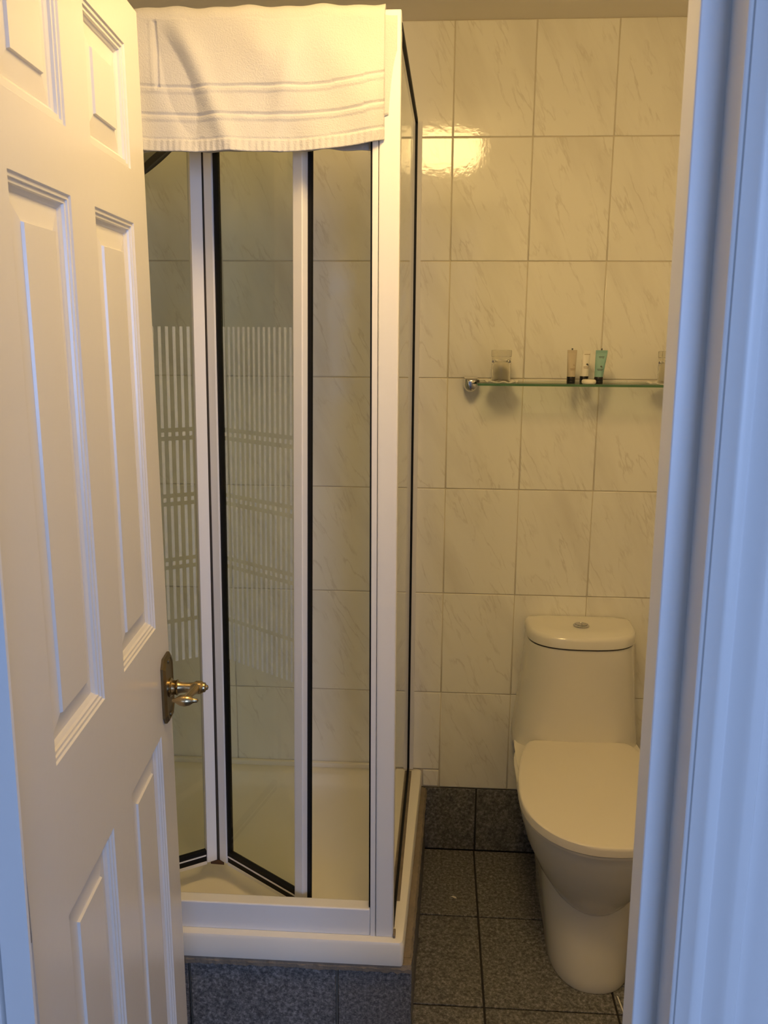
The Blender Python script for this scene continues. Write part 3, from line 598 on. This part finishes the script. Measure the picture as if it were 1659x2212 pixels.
# ================================================================ TOWEL OVER THE SHOWER RAIL
def towel_z(x):          # lower edge of the front fall
    t = (x + 0.36) / 0.235
    return 1.836 + 0.019 * max(0, t) ** 3 + 0.008 * max(0, -t - .35) ** 1.5
def fold(x, v_):         # soft wrinkles; v_ = height above the lower edge
    d = (0.0045 * math.sin(9 * x + 16 * v_ + 1.0) + 0.0040 * math.sin(27 * x - 17 * v_ + .5) + 0.0018 * math.sin(55 * x + 30 * v_ + 2)
         + 0.0110 * math.exp(-((x + 0.435 + 0.42 * (v_ - .10)) / 0.022) ** 2) - 0.0080 * math.exp(-((x + 0.485 + 0.30 * (v_ - .10)) / 0.020) ** 2)
         + 0.0050 * math.exp(-((x + 0.30 - .25 * (v_ - .1)) / 0.018) ** 2) + 0.0050 * math.exp(-((x + 0.56) / 0.012) ** 2))
    return max(d, -0.0085)
def sheet(name, x0, x1, zfun, yfront, ytop, back_len, thick, parent, hem=True, seed=0, nx=260, wav=1.0):
    bm = bmesh.new(); half = 0.0265; nv = 240 if hem else 60; rows = []
    for j in range(nv + 1):
        row = []
        for i in range(nx + 1):
            fx_ = i / nx; x = x0 + (x1 - x0) * fx_; zb = zfun(x)
            zt = ytop + 0.0016 * math.sin(47 * x + seed) + 0.0012 * math.sin(101 * x + 2 * seed)
            f = j / nv
            Lf = zt - half - zb; La = math.pi * half; tot = Lf + La + back_len; s = f * tot
            if s < Lf:
                z = zb + s; dn = fold(x, s) * wav * min(1, (Lf - s) / 0.06 + .15)
                y = yfront - dn; hz = z - zb
                bump = 0.0
                if hem:
                    if hz < 0.019: bump = 0.0012 * (0.5 + 0.5 * math.cos(2 * math.pi * x / 0.0112)) + 0.001
                    elif hz < 0.0225: bump = -0.0018
                    for zg, wg in ((0.0600, .0022), (0.1060, .0022)):
                        if abs(hz - zg) < wg: bump -= 0.0034
                        elif -0.010 < hz - zg < -wg: bump += 0.0014
                    if hz > 0.106 and abs(x + 0.521) < .0024: bump -= 0.0034
                    elif hz > 0.097 and -.0095 < x + .521 < -.0025: bump += .0010
                y -= bump
                # right end curls back round the post
                if x > x1 - 0.03: y += 0.012 * ((x - x1 + 0.03) / 0.03) ** 2 * (1 - s / Lf)
            elif s < Lf + La:
                a = (s - Lf) / half; y = yfront + half - half * math.cos(a); z = zt - half + half * math.sin(a)
            else:
                y = yfront + 2 * half + 0.003 * math.sin(13 * x); z = zt - half - (s - Lf - La)
            row.append(bm.verts.new((x, y, z)))
        rows.append(row)
    for j in range(nv):
        for i in range(nx): bm.faces.new((rows[j][i], rows[j][i + 1], rows[j + 1][i + 1], rows[j + 1][i]))
    bmesh.ops.recalc_face_normals(bm, faces=bm.faces[:])
    o = link(name, bm, 'terry', parent, smooth=False)
    for p in o.data.polygons: p.use_smooth = True
    sm = o.modifiers.new('thick', 'SOLIDIFY'); sm.thickness = thick; sm.offset = -1.0
    return o
tw = empty('bath_mat', (-0.34, -0.70, 2.066)); tag(tw, 'thick white terry bath mat folded over the top rail of the shower', 'bath mat')
inv = Matrix.Translation(-tw.location)
o = sheet('outer_fold', -0.615, -0.1265, towel_z, -0.7330, 2.0725, 0.20, 0.004, tw); o.matrix_parent_inverse = inv
o = sheet('inner_fold', -0.23, -0.1060, lambda x: 1.893 + 0.005 * max(0, (x + .13) / .03), -0.7225, 2.0665, 0.16, 0.003, tw, hem=False, seed=2, nx=120, wav=0.0); o.matrix_parent_inverse = inv

# ================================================================ SHOWER HEAD, CEILING LIGHT, SCRAPS
hd = empty('shower_rose', (-0.70, -0.28, 1.92)); tag(hd, 'grey shower head with dark rim just showing below the bath mat beside the door', 'shower head')
inv = Matrix.Translation(-hd.location)
fc = Vector((-0.668, -0.28, 1.9035)); axh = Vector((0.60, 0.24, -0.76)).normalized()
def hl(name, prof, mat):
    bm = bmesh.new(); lathe(bm, fc, axh, prof, 36); o = link(name, bm, mat, hd, smooth=True); o.matrix_parent_inverse = inv; return o
hl('rim', [(-.012, .050), (-.010, .053), (-.001, .053), (0.001, .050), (-.002, .046)], 'dark_rubber')
hl('cone', [(-.075, .010), (-.060, .014), (-.040, .030), (-.022, .045), (-.012, .0495)], 'steel_grey')
bm = bmesh.new(); base = fc - axh * .072
pts = [base, base - axh * .03, Vector((-0.77, -0.28, 1.985)), Vector((-0.84, -0.28, 1.99)), Vector((XL + .006, -0.28, 1.99))]
loft(bm, [ring(p, (pts[min(i + 1, 4)] - pts[max(i - 1, 0)]), .010, 14) for i, p in enumerate(pts)]); o = link('arm', bm, 'chrome', hd, smooth=True); o.matrix_parent_inverse = inv
bm = bmesh.new(); lathe(bm, (-0.690, -0.315, 1.892), (0, 0, 1), [(0, .006), (.004, .011), (.020, .011), (.026, .006)], 16); o = link('spray_knob', bm, 'tube_white', hd, smooth=True); o.matrix_parent_inverse = inv

lt = empty('ceiling_light', (-0.02, -1.20, CEIL)); tag(lt, 'round opal ceiling light glowing warm above the shower front', 'ceiling light')
bm = bmesh.new(); lathe(bm, (0, 0, 0), (0, 0, -1), [(0, .160), (.020, .160), (.026, .156), (.026, .144)], 48, True, False); link('base_ring', bm, 'white_profile', lt, smooth=True)
bm = bmesh.new(); lathe(bm, (0, 0, -0.026), (0, 0, -1), [(0, .143), (.040, .145), (.070, .140), (.090, .128), (.102, .105), (.110, .06), (.112, .0)], 48, True, True); link('diffuser', bm, 'lamp_glow', lt, smooth=True)

def scrap(x, y, pts, label):
    bm = bmesh.new(); add_prism(bm, [(x + a, y + b_) for a, b_ in pts], 0.0006, 0.0016); o = link('paper_scrap', bm, 'paper'); tag(o, label, 'scrap')
scrap(0.045, -0.222, [(-.008, .002), (-.002, .005), (.006, .001), (.008, -.005), (.002, -.004), (-.003, .000)], 'tiny pale scrap on the granite floor beside the shower plinth')
scrap(0.425, -0.575, [(-.003, .024), (.000, .022), (.004, -.022), (.001, -.026)], 'thin pale thread on the floor in front of the toilet base')
